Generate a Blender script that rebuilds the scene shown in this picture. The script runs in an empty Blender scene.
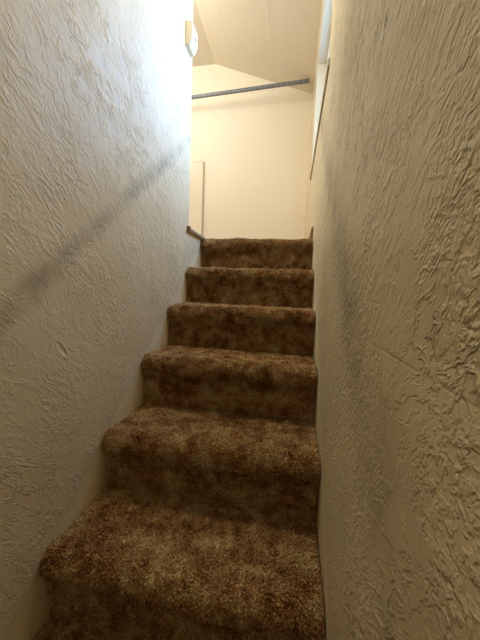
import bpy, bmesh, math
import numpy as np
from mathutils import Vector, Matrix

S = bpy.context.scene
COL = S.collection
rng = np.random.default_rng(7)

# ------------------------------------------------------------------ measures
RISE, RUN = 0.2, 0.2363
XL, XR = -0.58, 0.105          # faces of the stairwell walls
SL = RISE / RUN
YE = 1.19                      # end of the left stairwell wall
YB = 3.0                       # back wall of the upper room
ZF = 6 * RISE                  # upper floor level
XROOM = -2.2                   # hidden far side of the upper room
YFRONT = -1.0
XG, ZG = -0.993, 3.45          # ceiling crease
CS = (3.04 - ZG) / (XR - XG)   # slope of right hand ceiling


def ceil_z(x):
    return ZG if x <= XG else ZG + CS * (x - XG)


# ------------------------------------------------------------------ materials
class NT:
    def __init__(self, name):
        self.m = bpy.data.materials.new(name)
        self.m.use_nodes = True
        self.t = self.m.node_tree
        self.b = self.t.nodes['Principled BSDF']
        self.out = self.t.nodes['Material Output']
        self.co = self.t.nodes.new('ShaderNodeTexCoord').outputs['Object']

    def n(self, typ, **kw):
        nd = self.t.nodes.new(typ)
        for k, v in kw.items():
            setattr(nd, k, v)
        return nd

    def put(self, sock, v):
        if isinstance(v, bpy.types.NodeSocket):
            self.t.links.new(v, sock)
        elif v is not None:
            sock.default_value = v

    def math(self, op, a, b=None, c=None, clamp=False):
        nd = self.n('ShaderNodeMath', operation=op)
        nd.use_clamp = clamp
        for i, v in enumerate((a, b, c)):
            if v is not None:
                self.put(nd.inputs[i], v)
        return nd.outputs[0]

    def noise(self, vec, scale, detail=3.0, rough=0.5, dist=0.0):
        nd = self.n('ShaderNodeTexNoise')
        self.put(nd.inputs['Vector'], vec)
        nd.inputs['Scale'].default_value = scale
        nd.inputs['Detail'].default_value = detail
        nd.inputs['Roughness'].default_value = rough
        nd.inputs['Distortion'].default_value = dist
        return nd.outputs['Fac']

    def mapping(self, vec, loc=(0, 0, 0), rot=(0, 0, 0), scale=(1, 1, 1), typ='POINT'):
        nd = self.n('ShaderNodeMapping', vector_type=typ)
        self.put(nd.inputs['Vector'], vec)
        nd.inputs['Location'].default_value = loc
        nd.inputs['Rotation'].default_value = rot
        nd.inputs['Scale'].default_value = scale
        return nd.outputs[0]

    def step(self, v, lo, hi, a=0.0, b=1.0):
        nd = self.n('ShaderNodeMapRange', interpolation_type='SMOOTHSTEP')
        self.put(nd.inputs['Value'], v)
        nd.inputs['From Min'].default_value = lo
        nd.inputs['From Max'].default_value = hi
        nd.inputs['To Min'].default_value = a
        nd.inputs['To Max'].default_value = b
        return nd.outputs['Result']

    def mix(self, f, a, b, blend='MIX'):
        nd = self.n('ShaderNodeMix', data_type='RGBA', blend_type=blend)
        self.put(nd.inputs['Factor'], f)
        for i, v in ((6, a), (7, b)):
            if isinstance(v, tuple):
                v = (*v, 1.0) if len(v) == 3 else v
            self.put(nd.inputs[i], v)
        return nd.outputs[2]

    def ramp(self, f, stops):
        nd = self.n('ShaderNodeValToRGB')
        self.put(nd.inputs['Fac'], f)
        e = nd.color_ramp.elements
        while len(e) < len(stops):
            e.new(0.5)
        for el, (p, c) in zip(e, stops):
            el.position = p
            el.color = (*c, 1.0)
        return nd.outputs['Color']

    def sep(self, v):
        nd = self.n('ShaderNodeSeparateXYZ')
        self.put(nd.inputs[0], v)
        return nd.outputs

    def bump(self, h, dist, strength=1.0):
        nd = self.n('ShaderNodeBump')
        self.put(nd.inputs['Height'], h)
        nd.inputs['Distance'].default_value = dist
        nd.inputs['Strength'].default_value = strength
        self.t.links.new(nd.outputs[0], self.b.inputs['Normal'])

    def base(self, c, rough=0.8, spec=0.3):
        if isinstance(c, tuple):
            c = (*c, 1.0)
        self.put(self.b.inputs['Base Color'], c)
        self.put(self.b.inputs['Roughness'], rough)
        self.b.inputs['Specular IOR Level'].default_value = spec
        return self.m


def trowel_wall(name, paint, grime_h, grime_w, grime_amt, tilt, seams, amp, smooth_to, gloc, grain_shade, pebble, dents=()):
    """hand trowelled plaster: wandering ridges in patches, fine grit, dirt rubbed on at hand height"""
    k = NT(name)
    y, z = k.sep(k.co)[1], k.sep(k.co)[2]
    h = k.math('SUBTRACT', z, k.math('MULTIPLY', y, SL))      # height over the nosing line
    # short trowel ridges: zero lines of a noise drawn out along the stroke, broken up by masks
    rot = k.mapping(k.co, rot=(tilt, 0, 0))
    v1 = k.mapping(rot, scale=(1, 0.5, 1))
    n1 = k.noise(v1, 46, 3, 0.6, 0.7)
    r1 = k.step(k.math('ABSOLUTE', k.math('SUBTRACT', n1, 0.5)), 0.0, 0.07, 1, 0)
    m1 = k.step(k.noise(k.co, 6.0, 2, 0.5, 0.6), 0.45, 0.62)
    m1b = k.step(k.noise(k.mapping(k.co, loc=(4, 4, 4)), 30, 2, 0.5), 0.42, 0.56)
    r1 = k.math('MULTIPLY', r1, m1b)
    v2 = k.mapping(rot, loc=(3, 1, 5), scale=(1, 0.3, 1))
    n2 = k.noise(v2, 95, 2.5, 0.6, 0.5)
    r2 = k.step(n2, 0.46, 0.66)
    peb = k.step(k.noise(k.mapping(k.co, loc=(6, 6, 6)), 120, 2, 0.6), 0.42, 0.62)
    mp = k.step(k.noise(k.mapping(k.co, loc=(1, 8, 3)), 6, 2, 0.6), 0.42, 0.60)
    m2 = k.step(k.noise(k.mapping(k.co, loc=(9, 4, 2)), 5, 3, 0.6), 0.42, 0.62)
    n3 = k.noise(k.mapping(rot, loc=(2, 7, 1), scale=(1, 0.6, 1)), 17, 5, 0.68, 0.5)
    isl = k.step(n3, 0.50, 0.545)
    grit = k.noise(k.co, 230, 2, 0.6)
    wob = k.noise(k.co, 5, 2)
    hh = k.math('MULTIPLY', r1, m1)
    hh = k.math('MULTIPLY_ADD', k.math('MULTIPLY', r2, m2), 0.7, hh)
    hh = k.math('MULTIPLY_ADD', isl, 0.4, hh)
    hh = k.math('MULTIPLY_ADD', k.math('MULTIPLY', peb, mp), pebble, hh)
    # plaster thins out to a smooth strip just over the stairs
    sm = k.step(h, smooth_to[0], smooth_to[1], 0.12, 1.0)
    hh = k.math('MULTIPLY', hh, sm)
    hh = k.math('MULTIPLY_ADD', grit, 0.16, hh)
    hh = k.math('MULTIPLY_ADD', wob, 3.0, hh)
    for (cy_, cz_) in dents:                                   # a gouge knocked into the plaster
        pv = k.mapping(k.mapping(k.co, loc=(0, -cy_, -cz_)), rot=(0.95, 0, 0), scale=(0, 1, 1))
        a_, b_ = k.sep(pv)[1], k.sep(pv)[2]
        rr = k.math('ADD', k.math('POWER', k.math('DIVIDE', a_, 0.026), 2), k.math('POWER', k.math('DIVIDE', b_, 0.008), 2))
        hh = k.math('MULTIPLY_ADD', k.step(rr, 0.2, 1.1, 1, 0), -2.2, hh)
        hh = k.math('MULTIPLY_ADD', k.step(k.math('ABSOLUTE', k.math('SUBTRACT', rr, 1.6)), 0.0, 1.0, 1, 0), 0.5, hh)
    for (z0, sl_) in seams:                                    # board joints under the plaster
        d = k.math('ABSOLUTE', k.math('SUBTRACT', k.math('MULTIPLY_ADD', y, sl_, z), z0))
        d = k.math('ADD', d, k.math('MULTIPLY', k.math('SUBTRACT', k.noise(k.co, 30, 2), 0.5), 0.006))
        hh = k.math('MULTIPLY_ADD', k.step(d, 0.0003, 0.003, 1, 0), -0.15, hh)
    k.bump(hh, amp, 1.0)
    # hand dirt, plus grain shading painted into the colour
    d = k.math('ABSOLUTE', k.math('SUBTRACT', h, grime_h))
    d = k.math('ADD', d, k.math('MULTIPLY', k.math('SUBTRACT', k.noise(k.co, 18, 4, 0.7), 0.5), grime_w * 1.1))
    g = k.step(d, 0.0, grime_w, 1, 0)
    g = k.math('MULTIPLY', g, k.step(k.noise(k.mapping(k.co, loc=gloc), 5.5, 4, 0.65), 0.36, 0.66, 0.25, 1))
    g = k.math('MULTIPLY', g, grime_amt)
    if grain_shade:                                                 # shaded sides of the plaster grain, painted in as dark dots
        sp = k.noise(k.mapping(rot, scale=(1, 0.35, 1)), 120, 3, 0.7)
        sp = k.step(sp, 0.51, 0.64)
        bd = k.step(k.math('ABSOLUTE', k.math('SUBTRACT', h, 1.04)), 0.12, 0.40, 1, 0)
        bd = k.math('MULTIPLY', bd, k.step(k.noise(k.co, 7, 3, 0.6), 0.38, 0.62, 0.1, 1))
        bd = k.math('MULTIPLY', bd, k.step(y, -0.03, 0.12))
        g = k.math('MAXIMUM', g, k.math('MULTIPLY', k.math('MULTIPLY', sp, bd), grain_shade))
    blot = k.noise(k.co, 3.2, 4, 0.6)
    c = k.mix(k.step(blot, 0.3, 0.7), paint, tuple(p * q for p, q in zip(paint, (0.93, 0.91, 0.86))))
    c = k.mix(g, c, (0.16, 0.125, 0.08))
    return k.base(c, 0.48, 0.4)


PAINT = (0.68, 0.605, 0.44)
M_LEFT = trowel_wall('plaster_left', PAINT, 0.685, 0.062, 0.55, 0.75, [(0.99, 0.045)], 0.0018, (0.0, 0.03), (0.3, 0.1, 0), 0.0, 0.2, [(0.298, 0.712)])
M_RIGHT = trowel_wall('plaster_right', PAINT, 0.68, 0.17, 0.5, 0.75, [(0.815, 0.0)], 0.0027, (0.06, 0.22), (1, 2, 3), 0.85, 0.45)


def m_paint(name, c, rough=0.6, amp=0.0006, scale=120):
    k = NT(name)
    k.bump(k.noise(k.co, scale, 3), amp, 1.0)
    v = k.noise(k.co, 2.3, 3)
    cc = k.mix(k.step(v, 0.3, 0.7), c, tuple(a * 0.95 for a in c))
    return k.base(cc, rough, 0.3)


def m_back(name, c):
    """smooth painted board with joints"""
    k = NT(name)
    x, y, z = k.sep(k.co)
    hh = k.math('MULTIPLY', k.noise(k.co, 110, 3), 0.25)
    d = k.math('ABSOLUTE', k.math('ADD', x, 1.112))
    s = k.step(d, 0.001, 0.006, 1, 0)
    hh = k.math('MULTIPLY_ADD', s, -0.6, hh)
    k.bump(hh, 0.002, 1.0)
    return k.base(c, 0.5, 0.35)


def m_ceiling(name, c):
    k = NT(name)
    x, y, z = k.sep(k.co)
    hh = k.math('MULTIPLY', k.noise(k.co, 110, 3), 0.25)
    for x0 in (-0.78, -0.32):
        s = k.step(k.math('ABSOLUTE', k.math('SUBTRACT', x, x0)), 0.001, 0.012, 1, 0)
        hh = k.math('MULTIPLY_ADD', s, 0.5, hh)
    k.bump(hh, 0.002, 1.0)
    return k.base(c, 0.6, 0.3)


M_SKIRT = m_paint('painted_board', (0.78, 0.70, 0.50), 0.5, 0.0012, 60)
M_CREAM = m_back('cream_board', (0.84, 0.79, 0.66))
M_CREAM2 = m_paint('cream_paint', (0.84, 0.79, 0.66))
M_CEIL = m_ceiling('ceiling_paint', (0.68, 0.62, 0.49))
M_GAP = m_paint('gap_shade_paint', (0.60, 0.53, 0.40))
M_CASE = m_paint('window_paint', (0.78, 0.70, 0.52), 0.4)
M_SILL = m_paint('sill_paint', (0.50, 0.46, 0.38), 0.5)
M_PLASTIC = m_paint('ivory_plastic', (0.72, 0.66, 0.50), 0.35, 0.0002, 300)
M_DARK = m_paint('dark_plastic', (0.02, 0.015, 0.012), 0.4)


def m_wood(name, a, b):
    k = NT(name)
    v = k.mapping(k.co, scale=(18, 2, 18))
    n = k.noise(v, 6, 4, 0.6, 0.6)
    k.bump(n, 0.001)
    return k.base(k.mix(n, a, b), 0.5, 0.4)


M_WOOD = m_wood('brown_wood', (0.10, 0.05, 0.022), (0.26, 0.15, 0.075))
M_WOODPALE = m_wood('worn_wood', (0.20, 0.15, 0.09), (0.52, 0.44, 0.31))


def m_metal():
    k = NT('grey_metal')
    n = k.noise(k.mapping(k.co, scale=(6, 60, 60)), 8, 3)
    c = k.mix(n, (0.13, 0.15, 0.19), (0.20, 0.225, 0.27))
    x = k.sep(k.co)[0]
    sl = k.step(k.math('ABSOLUTE', k.math('SUBTRACT', k.math('FRACT', k.math('MULTIPLY', x, 18.0)), 0.5)), 0.2, 0.28)
    c = k.mix(k.math('MULTIPLY', sl, 0.5), c, (0.25, 0.27, 0.31))
    k.base(c, 0.5, 0.5)
    k.b.inputs['Metallic'].default_value = 0.3
    return k.m


M_METAL = m_metal()


def m_carpet(name):
    k = NT(name)
    v = k.co
    big = k.noise(v, 12, 5, 0.65, 0.5)
    mid = k.noise(k.mapping(v, loc=(5, 2, 8)), 30, 3, 0.6)
    fine = k.noise(v, 210, 2, 0.7)
    f = k.math('MULTIPLY_ADD', k.math('SUBTRACT', mid, 0.5), 0.7, big)
    f = k.math('MULTIPLY_ADD', k.math('SUBTRACT', fine, 0.5), 1.15, f)
    c = k.ramp(f, [(0.26, (0.085, 0.034, 0.011)), (0.44, (0.27, 0.125, 0.045)),
                   (0.58, (0.35, 0.235, 0.105)), (0.78, (0.54, 0.445, 0.26))])
    k.base(c, 0.95, 0.05)
    k.b.inputs['Sheen Weight'].default_value = 0.15
    return k.m


M_CARPET = m_carpet('brown_carpet')


def m_glass():
    k = NT('window_glass')
    t = k.t
    tr = t.nodes.new('ShaderNodeBsdfTransparent')
    gl = t.nodes.new('ShaderNodeBsdfGlossy')
    gl.inputs['Roughness'].default_value = 0.02
    mx = t.nodes.new('ShaderNodeMixShader')
    mx.inputs[0].default_value = 0.06
    t.links.new(tr.outputs[0], mx.inputs[1])
    t.links.new(gl.outputs[0], mx.inputs[2])
    t.links.new(mx.outputs[0], k.out.inputs['Surface'])
    return k.m


M_GLASS = m_glass()


# ------------------------------------------------------------------ mesh helpers
def link(name, me, mat, parent=None, kind=None):
    o = bpy.data.objects.new(name, me)
    if mat:
        me.materials.append(mat)
    COL.objects.link(o)
    if parent:
        o.parent = parent
    if kind:
        o['kind'] = kind
    return o


def from_bm(name, bm, mat, parent=None, kind=None, smooth=False):
    bmesh.ops.recalc_face_normals(bm, faces=bm.faces)
    me = bpy.data.meshes.new(name)
    bm.to_mesh(me)
    bm.free()
    if smooth:
        for p in me.polygons:
            p.use_smooth = True
    return link(name, me, mat, parent, kind)


def add_box(bm, a, b, bev=0.0):
    r = bmesh.ops.create_cube(bm, size=1.0)
    vs = r['verts']
    for v in vs:
        v.co = Vector(tuple((a[i] + b[i]) / 2 + v.co[i] * (b[i] - a[i]) for i in range(3)))
    if bev:
        es = list({e for v in vs for e in v.link_edges})
        bmesh.ops.bevel(bm, geom=es, offset=bev, segments=2, affect='EDGES')


def add_prism(bm, pts, axis, lo, hi):
    """polygon pts in the two other axes, extruded along axis from lo to hi"""
    def mk(p, q):
        c = list(p)
        c.insert(axis, q)
        return bm.verts.new(c)
    A = [mk(p, lo) for p in pts]
    B = [mk(p, hi) for p in pts]
    bm.faces.new(A)
    bm.faces.new(B[::-1])
    n = len(pts)
    for i in range(n):
        bm.faces.new((A[i], B[i], B[(i + 1) % n], A[(i + 1) % n]))


def empty(name, loc, label, cat, group=None):
    o = bpy.data.objects.new(name, None)
    o.location = loc
    o.empty_display_size = 0.1
    COL.objects.link(o)
    o['label'] = label
    o['category'] = cat
    if group:
        o['group'] = group
    return o


def ragged(p, q, n, amp, seed):
    """a hand cut edge from p to q"""
    r = np.random.default_rng(seed)
    j = np.convolve(r.normal(0, 1, n + 9), np.ones(3) / 3, 'same')[4:4 + n + 1] * amp
    j[0] = j[-1] = 0
    out = []
    for i in range(n + 1):
        t = i / n
        out.append((p[0] + (q[0] - p[0]) * t, p[1] + (q[1] - p[1]) * t + j[i]))
    return out


# ------------------------------------------------------------------ setting
ZLOW = -RISE
# left stairwell wall: plaster over a board that follows the stairs
bm = bmesh.new()
edge = ragged((-RUN, ZLOW), (5.96 * RUN, 5.96 * RISE), 150, 0.006, 3)
add_prism(bm, [(YFRONT, ZLOW)] + edge + [(5.96 * RUN, ZF), (YE, ZF), (YE, 3.5), (YFRONT, 3.5)], 0, XL - 0.12, XL)
from_bm('wall_left', bm, M_LEFT, kind='structure')

bm = bmesh.new()
add_prism(bm, [(-RUN, ZLOW - .1), (-RUN, ZLOW + .01), (6 * RUN - .01, ZF - .004), (YB, ZF - .004), (YB, ZLOW - .1)],
          0, XL - 0.12, XL - 0.0035)
from_bm('trim_1', bm, M_SKIRT, kind='structure')

# right stairwell wall with the window
WY0, WY1, WZ0, WZ1 = 1.02, 2.16, 1.865, 2.72
TH = 0.14
ztop = 3.6
OFF = 0.085
bm = bmesh.new()
y_end = 6 * RUN - 0.1
edge = ragged((-RUN, ZLOW + OFF), (y_end, y_end * SL + OFF), 150, 0.002, 5)
add_prism(bm, [(YFRONT, ZLOW + OFF)] + edge + [(y_end + .02, ZF - .05), (YB + .1, ZF - .05), (YB + .1, WZ0), (YFRONT, WZ0)], 0, XR, XR + TH)
add_box(bm, (XR, YFRONT, WZ0), (XR + TH, WY0, ztop))
add_box(bm, (XR, WY1, WZ0), (XR + TH, YB + .1, ztop))
add_box(bm, (XR, WY0, WZ1), (XR + TH, WY1, ztop))
from_bm('wall_right', bm, M_RIGHT, kind='structure')

bm = bmesh.new()
add_prism(bm, [(YFRONT, ZLOW - .1), (YFRONT, ZLOW + OFF), (-RUN, ZLOW + OFF), (y_end, y_end * SL + OFF), (y_end + .02, ZF - .05), (YB, ZF - .05), (YB, ZLOW - .1)],
          0, XR + 0.003, XR + TH)
from_bm('trim_2', bm, M_SKIRT, kind='structure')

# back wall of the upper room
bm = bmesh.new()
add_prism(bm, [(XROOM - .1, ZLOW - .1), (XR + TH, ZLOW - .1), (XR + TH, ceil_z(XR + TH) + .05), (XG, ZG + .05), (XROOM - .1, ZG + .05)], 1, YB, YB + 0.1)
from_bm('wall_back', bm, M_CREAM, kind='structure')
# flush access door in it
bm = bmesh.new()
add_box(bm, (-1.75, YB - 0.03, ZF + .02), (-1.103, YB + .002, 2.383), 0.003)
d = from_bm('door_1', bm, M_CREAM2, kind='structure')
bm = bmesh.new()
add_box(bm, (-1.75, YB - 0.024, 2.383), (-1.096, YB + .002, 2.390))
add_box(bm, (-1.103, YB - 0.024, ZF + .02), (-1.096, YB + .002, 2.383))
from_bm('gap_shade', bm, M_GAP, d)  # darker strip standing in for the shaded gap round the door

bm = bmesh.new()
add_box(bm, (XROOM - .1, YFRONT, ZF - .1), (XROOM, YB + .1, ZG + .05))
from_bm('wall_far_left', bm, M_CREAM2, kind='structure')
bm = bmesh.new()
add_box(bm, (XROOM - .1, YFRONT - .1, ZLOW - .1), (XR + TH, YFRONT, ZG + .05))
from_bm('wall_front', bm, M_CREAM2, kind='structure')

# ceiling: level part and slope
bm = bmesh.new()
xe = XR + TH + .1
add_prism(bm, [(XROOM - .1, ZG), (XG, ZG), (xe, ceil_z(xe)), (xe, ceil_z(xe) + .1), (XG, ZG + .1), (XROOM - .1, ZG + .1)], 1, YFRONT - .1, YB + .1)
from_bm('ceiling', bm, M_CEIL, kind='structure')

# floors
bm = bmesh.new()
add_box(bm, (XROOM, 6 * RUN + .12, ZF - .08), (XR + .003, YB, ZF))
add_box(bm, (XROOM, YFRONT, ZF - .08), (XL - .12, 6 * RUN + .12, ZF))
from_bm('floor_upper', bm, M_CARPET, kind='structure')
bm = bmesh.new()
add_box(bm, (XL - .12, YFRONT, ZLOW - .1), (XR + TH, YB, ZLOW))
from_bm('floor', bm, M_CARPET, kind='structure')

# worn wooden edge strip where the left wall stops at the upper floor
bm = bmesh.new()
add_prism(bm, [(XL - .12, ZF), (XL + .012, ZF), (XL + .016, ZF + .006), (XL + .016, ZF + .017), (XL + .010, ZF + .022), (XL - .12, ZF + .022)], 1, YE - .02, 6 * RUN + .02)
t = from_bm('trim_3', bm, M_WOODPALE, kind='structure')
bm = bmesh.new()
add_box(bm, (XL - .01, YE - .034, ZF - .004), (XL + .018, YE - .02, ZF + .026), 0.002)
from_bm('end_cap', bm, M_WOOD, parent=t)
# baseboard on the right of the landing
bm = bmesh.new()
add_prism(bm, [(XR - .012, ZF), (XR, ZF), (XR, ZF + .085), (XR - .006, ZF + .085), (XR - .012, ZF + .075)], 1, 6 * RUN + .03, YB)
from_bm('baseboard_right', bm, M_WOOD, kind='structure')

# window
bm = bmesh.new()
xg = XR + 0.085
for (a, b) in (((xg - .02, WY0, WZ0), (xg + .02, WY0 + .04, WZ1)), ((xg - .02, WY1 - .04, WZ0), (xg + .02, WY1, WZ1)),
               ((xg - .02, WY0 + .04, WZ0), (xg + .02, WY1 - .04, WZ0 + .04)), ((xg - .02, WY0 + .04, WZ1 - .04), (xg + .02, WY1 - .04, WZ1)),
               ((xg - .015, (WY0 + WY1) / 2 - .015, WZ0 + .04), (xg + .015, (WY0 + WY1) / 2 + .015, WZ1 - .04))):
    add_box(bm, a, b)
win = from_bm('window_1', bm, M_CASE, kind='structure')
bm = bmesh.new()
add_box(bm, (xg - .003, WY0 + .03, WZ0 + .03), (xg + .003, WY1 - .03, WZ1 - .03))
from_bm('pane', bm, M_GLASS, win)
bm = bmesh.new()                                  # reveal: far and near jambs and head
add_box(bm, (XR - .002, WY1 - .012, WZ0), (xg - .02, WY1 + .002, WZ1))
add_box(bm, (XR - .002, WY0 - .002, WZ0), (xg - .02, WY0 + .012, WZ1))
add_box(bm, (XR - .002, WY0 + .012, WZ1 - .012), (xg - .02, WY1 - .012, WZ1 + .002))
from_bm('jamb', bm, M_CASE, win)
bm = bmesh.new()
add_box(bm, (XR - .009, WY0 - .03, WZ0 - .026), (xg - .02, WY1 + .03, WZ0 + .004), 0.002)
from_bm('sill', bm, M_SILL, win)


# ------------------------------------------------------------------ carpeted stairs
def lump(P, seed, amp):
    r = np.random.default_rng(seed)
    o = np.zeros(len(P))
    for f, a in ((5, 1.0), (11, 0.7), (23, 0.5), (47, 0.35)):
        for _ in range(4):
            d = r.normal(0, 1, 3)
            d /= np.linalg.norm(d)
            o += a * np.sin(P @ d * f * 2 * math.pi / 2.2 + r.uniform(0, 6.28))
    return o * amp / 3.0


def carpet(name, path, parent, x0, x1, dens, seed, length=0.0085, lump_amp=0.0028):
    """a carpeted sheet swept along path (Y,Z) between x0 and x1, with its cut pile standing on it"""
    path = np.array(path, float)
    seg = np.linalg.norm(np.diff(path, axis=0), axis=1)
    s = np.r_[0, np.cumsum(seg)]
    ns = max(3, int(s[-1] / 0.006))
    t = np.linspace(0, s[-1], ns)
    py, pz = np.interp(t, s, path[:, 0]), np.interp(t, s, path[:, 1])
    ty, tz = np.gradient(py), np.gradient(pz)
    l = np.hypot(ty, tz)
    ny, nz = -tz / l, ty / l                      # path runs upward/backward: normal out of the stairs
    nx = int((x1 - x0) / 0.008) + 1
    xs = np.linspace(x0, x1, nx)
    X, I = np.meshgrid(xs, np.arange(ns))
    V = np.stack([X.ravel(), py[I.ravel()], pz[I.ravel()]], 1)
    N = np.stack([np.zeros(V.shape[0]), ny[I.ravel()], nz[I.ravel()]], 1)
    V = V + N * (lump(V, 11, lump_amp) - 0.002)[:, None]
    a = (np.arange(ns - 1)[:, None] * nx + np.arange(nx - 1)[None]).ravel()
    Q = np.stack([a, a + 1, a + nx + 1, a + nx], 1)
    # pile
    r = np.random.default_rng(seed)
    area = s[-1] * (x1 - x0)
    n = int(area * dens)
    ux = r.uniform(x0 + .002, x1 - .002, n)
    ut = r.uniform(0, s[-1], n)
    by, bz = np.interp(ut, s, path[:, 0]), np.interp(ut, s, path[:, 1])
    my, mz = np.interp(ut, t, ny), np.interp(ut, t, nz)
    B = np.stack([ux, by, bz], 1)
    Nn = np.stack([np.zeros(n), my, mz], 1)
    Nn /= np.linalg.norm(Nn, axis=1)[:, None]
    B = B + Nn * (lump(B, 11, lump_amp) - 0.0035)[:, None]
    # the pile leans in slow swirls, with each tuft going its own way
    sw = np.stack([lump(B, 21, 0.5), lump(B, 22, 0.5), lump(B, 23, 0.5) - 0.25], 1)
    D = Nn + sw * 0.55 + r.normal(0, 0.33, (n, 3))
    D /= np.linalg.norm(D, axis=1)[:, None]
    L = length * r.uniform(0.7, 1.3, n)
    T1 = np.cross(D, r.normal(0, 1, (n, 3)))
    T1 /= np.linalg.norm(T1, axis=1)[:, None]
    T2 = np.cross(D, T1)
    w = r.uniform(0.0016, 0.0032, n)[:, None]
    rings = []
    for lev, ws in ((0.0, 0.8), (0.7, 1.0)):
        c = B + D * (L * lev)[:, None]
        for ang in (0, 2.094, 4.189):
            rings.append(c + (T1 * math.cos(ang) + T2 * math.sin(ang)) * w * ws)
    tip = B + D * L[:, None]
    TV = np.stack(rings + [tip], 1).reshape(-1, 3)
    TV[:, 0] = np.clip(TV[:, 0], x0, x1)
    off = len(V) + np.arange(n)[:, None] * 7
    tq = np.concatenate([off + np.array([[0, 1, 4, 3]]), off + np.array([[1, 2, 5, 4]]), off + np.array([[2, 0, 3, 5]])])
    tt = np.concatenate([off + np.array([[3, 4, 6]]), off + np.array([[4, 5, 6]]), off + np.array([[5, 3, 6]])])
    VV = np.concatenate([V, TV])
    quads = np.concatenate([Q, tq])
    me = bpy.data.meshes.new(name)
    me.vertices.add(len(VV))
    me.vertices.foreach_set('co', VV.astype(np.float32).ravel())
    nl = quads.size + tt.size
    me.loops.add(nl)
    me.loops.foreach_set('vertex_index', np.concatenate([quads.ravel(), tt.ravel()]).astype(np.int32))
    npoly = len(quads) + len(tt)
    me.polygons.add(npoly)
    st = np.concatenate([np.arange(len(quads)) * 4, quads.size + np.arange(len(tt)) * 3]).astype(np.int32)
    me.polygons.foreach_set('loop_start', st)
    me.update(calc_edges=True)
    me.validate()
    return link(name, me, M_CARPET, parent)


stairs = empty('staircase', (XL, 0, ZLOW), 'steep narrow staircase carpeted in mottled brown shag between two plaster walls', 'staircase')
inv = Matrix.Translation(stairs.location).inverted()


def hang(o):
    o.matrix_parent_inverse = inv
    return o


NR = 0.036                                        # nose radius
OVER = 0.000                                      # riser behind the nosing line
CX0, CX1 = XL + 0.0006, XR - 0.0006
dens_for = {0: 45000, 1: 62000, 2: 58000, 3: 52000, 4: 48000, 5: 45000, 6: 45000}
for k in range(0, 7):
    y0, z0 = k * RUN, k * RISE + 0.005
    yr = y0 + OVER
    # riser, from the tread below up to where the carpet starts to swell over the nose
    zs = z0 - 0.095
    hang(carpet('riser', [(yr + .004, z0 - RISE), (yr, z0 - RISE + .03), (yr, zs)], stairs, CX0, CX1, dens_for[k], 100 + k, 0.0085))
    # nose and tread
    cy, cz = y0 + 0.014, z0 - NR
    pts = [(yr, zs - .002), (yr - .004, zs + .018)]
    for i in range(13):
        a = math.radians(-160 - 110 * i / 12)
        pts.append((cy + NR * math.cos(a), cz + NR * math.sin(a)))
    pts += [(y0 + RUN * .5, z0 - .002), (y0 + RUN + OVER + .012, z0)]
    hang(carpet('tread', pts, stairs, CX0, CX1, dens_for[k], 200 + k, 0.0095, 0.0040))

# timber body under the carpet
bm = bmesh.new()
pts = [(-.1, ZLOW)]
for k in range(0, 7):
    pts += [(k * RUN + OVER + .014, (k - 1) * RISE - .012 if k else ZLOW), (k * RUN + OVER + .014, k * RISE - .014)]
pts += [(6 * RUN + .12, ZF - .014), (6 * RUN + .12, ZLOW)]
pts = pts[1:]
add_prism(bm, pts, 0, XL + 0.001, XR - 0.001)
hang(from_bm('timber_body', bm, M_WOOD, stairs))

# ------------------------------------------------------------------ wall sensor on the left wall
ws = empty('wall_sensor', (XL, 1.128, 2.09), 'small ivory plastic sensor box high on the left wall beside its end', 'sensor')
wi = Matrix.Translation(ws.location).inverted()
bm = bmesh.new()
prof = [(XL, 2.075), (XL + .020, 2.075), (XL + .036, 2.105), (XL + .036, 2.172), (XL + .031, 2.184), (XL, 2.184)]
add_prism(bm, prof, 1, 1.092, 1.166)
bmesh.ops.bevel(bm, geom=list(bm.edges), offset=0.003, segments=2, affect='EDGES')
b = from_bm('housing', bm, M_PLASTIC, ws)
b.matrix_parent_inverse = wi
bm = bmesh.new()
add_box(bm, (XL - .001, 1.088, 2.072), (XL + .006, 1.170, 2.187), 0.002)
b = from_bm('back_plate', bm, M_PLASTIC, ws)
b.matrix_parent_inverse = wi
bm = bmesh.new()
bmesh.ops.create_uvsphere(bm, u_segments=16, v_segments=10, radius=0.007)
for v in bm.verts:
    v.co = Vector((XL + .036 + v.co.x * .5, 1.135 + v.co.y, 2.128 + v.co.z))
b = from_bm('lens', bm, M_DARK, ws, smooth=True)
b.matrix_parent_inverse = wi
b['label'] = 'small dark lens'

# ------------------------------------------------------------------ grey rod under the ceiling
pr = Vector((0.052, 2.80, 3.040))
pl = Vector((XROOM, 2.87, 2.985))
rod = empty('hanging_rod', tuple(pr), 'thin grey metal rod spanning the upper room just under the sloped ceiling', 'rod')
d = (pl - pr)
Lr = d.length
rot = d.to_track_quat('X', 'Z').to_matrix().to_4x4()
Mx = Matrix.Translation(pr) @ rot
ri = Matrix.Translation(rod.location).inverted()


def rod_part(name, bm, mat, label=None):
    bm.transform(Mx)
    o = from_bm(name, bm, mat, rod)
    o.matrix_parent_inverse = ri
    if label:
        o['label'] = label


bm = bmesh.new()
h, w, th = 0.014, 0.012, 0.003
add_box(bm, (0.0, -w, h - th), (Lr, w, h))
add_box(bm, (0.0, -w, -h), (Lr, w, -h + th))
add_box(bm, (0.0, -w + .002, -h + th), (Lr, w - .002, h - th))
rod_part('bar', bm, M_METAL)
bm = bmesh.new()
add_box(bm, (-0.004, -w - .004, -h - .004), (0.012, w + .004, h + .004), 0.002)
rod_part('end_cap', bm, M_METAL)

# ------------------------------------------------------------------ light
W = bpy.data.worlds.new('World')
S.world = W
W.use_nodes = True
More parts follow.
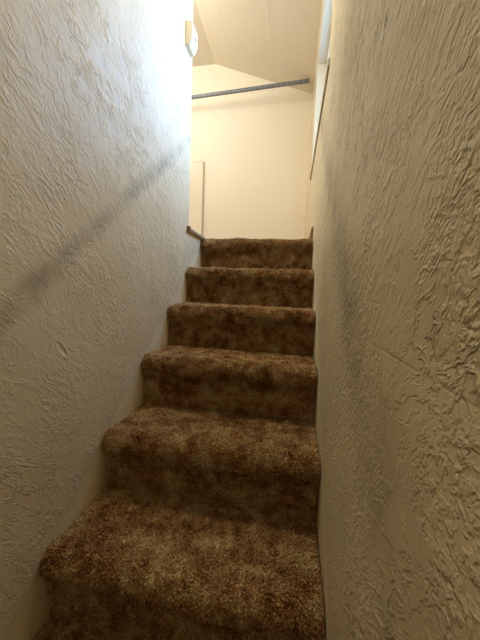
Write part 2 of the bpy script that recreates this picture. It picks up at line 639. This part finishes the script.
# overcast sky, far brighter on the side where the sun stands behind it
wt = W.node_tree
bg = wt.nodes['Background']
tc = wt.nodes.new('ShaderNodeTexCoord')
dt = wt.nodes.new('ShaderNodeVectorMath')
dt.operation = 'DOT_PRODUCT'
dt.inputs[1].default_value = Vector((0.60, 0.68, 0.42)).normalized()
wt.links.new(tc.outputs['Generated'], dt.inputs[0])
mr = wt.nodes.new('ShaderNodeMapRange')
mr.interpolation_type = 'SMOOTHSTEP'
for nm, v in (('From Min', 0.25), ('From Max', 1.0), ('To Min', 1.5), ('To Max', 18.0)):
    mr.inputs[nm].default_value = v
wt.links.new(dt.outputs['Value'], mr.inputs['Value'])
wt.links.new(mr.outputs[0], bg.inputs['Strength'])
bg.inputs['Color'].default_value = (0.36, 0.60, 1.0, 1)


def area(name, loc, direction, sx, sy, power, color, portal=False):
    li = bpy.data.lights.new(name, 'AREA')
    li.shape = 'RECTANGLE'
    li.size, li.size_y = sx, sy
    li.energy = power
    li.color = color
    if portal:
        li.cycles.is_portal = True
    o = bpy.data.objects.new(name, li)
    o.location = loc
    o.rotation_euler = Vector(direction).to_track_quat('-Z', 'Y').to_euler()
    COL.objects.link(o)
    return o


area('window_portal', (XR + TH + .01, (WY0 + WY1) / 2, (WZ0 + WZ1) / 2), (-1, 0, 0), WY1 - WY0, WZ1 - WZ0, 1, (1, 1, 1), True)
# warm lamp of the upper room, out of sight behind the left wall
li = bpy.data.lights.new('room_lamp', 'POINT')
li.energy = 33
li.color = (1.0, 0.94, 0.84)
li.shadow_soft_size = 0.3
o = bpy.data.objects.new('room_lamp', li)
o.location = (-1.45, 1.7, 3.1)
COL.objects.link(o)

# added warm fill over the stairs, unseen above the frame, lights the treads
area('stair_fill', (-0.22, 0.75, 3.0), (0, -0.15, -1), 0.25, 0.25, 9, (1.0, 0.84, 0.56))
# added warm fill behind the viewer, brightens the lower stairs
area('hall_fill', (-0.25, -0.75, 2.3), (0, 0.35, -1), 0.5, 0.3, 1.2, (1.0, 0.80, 0.50))

# ------------------------------------------------------------------ camera
F, YAW, PIT, ROL = 280.8793, 0.1785, -0.0955, 0.0375
cam = bpy.data.cameras.new('camera')
co = bpy.data.objects.new('camera', cam)
COL.objects.link(co)
S.camera = co
cam.sensor_fit = 'VERTICAL'
cam.sensor_height = 32.0
cam.lens = F / 640 * 32.0
cam.clip_start = 0.01
right = Vector((math.cos(YAW), math.sin(YAW), 0))
fwd0 = Vector((-math.sin(YAW), math.cos(YAW), 0))
up0 = Vector((0, 0, 1))
fwd = fwd0 * math.cos(PIT) + up0 * math.sin(PIT)
up = up0 * math.cos(PIT) - fwd0 * math.sin(PIT)
c, s = math.cos(ROL), math.sin(ROL)
# image x' = u c - w s, y' = u s + w c (w downward)
R = right * c + up * s
U = up * c - right * s
m = Matrix((R, U, -fwd)).transposed().to_4x4()
m.translation = Vector((0, -0.3265, 0.8739))
co.matrix_world = m

S.view_settings.view_transform = 'Standard'
S.view_settings.look = 'None'
S.view_settings.gamma = 1
S.view_settings.use_curve_mapping = False
S.view_settings.exposure = 0.55
S.cycles.use_denoising = True
S.cycles.max_bounces = 12
S.cycles.diffuse_bounces = 8
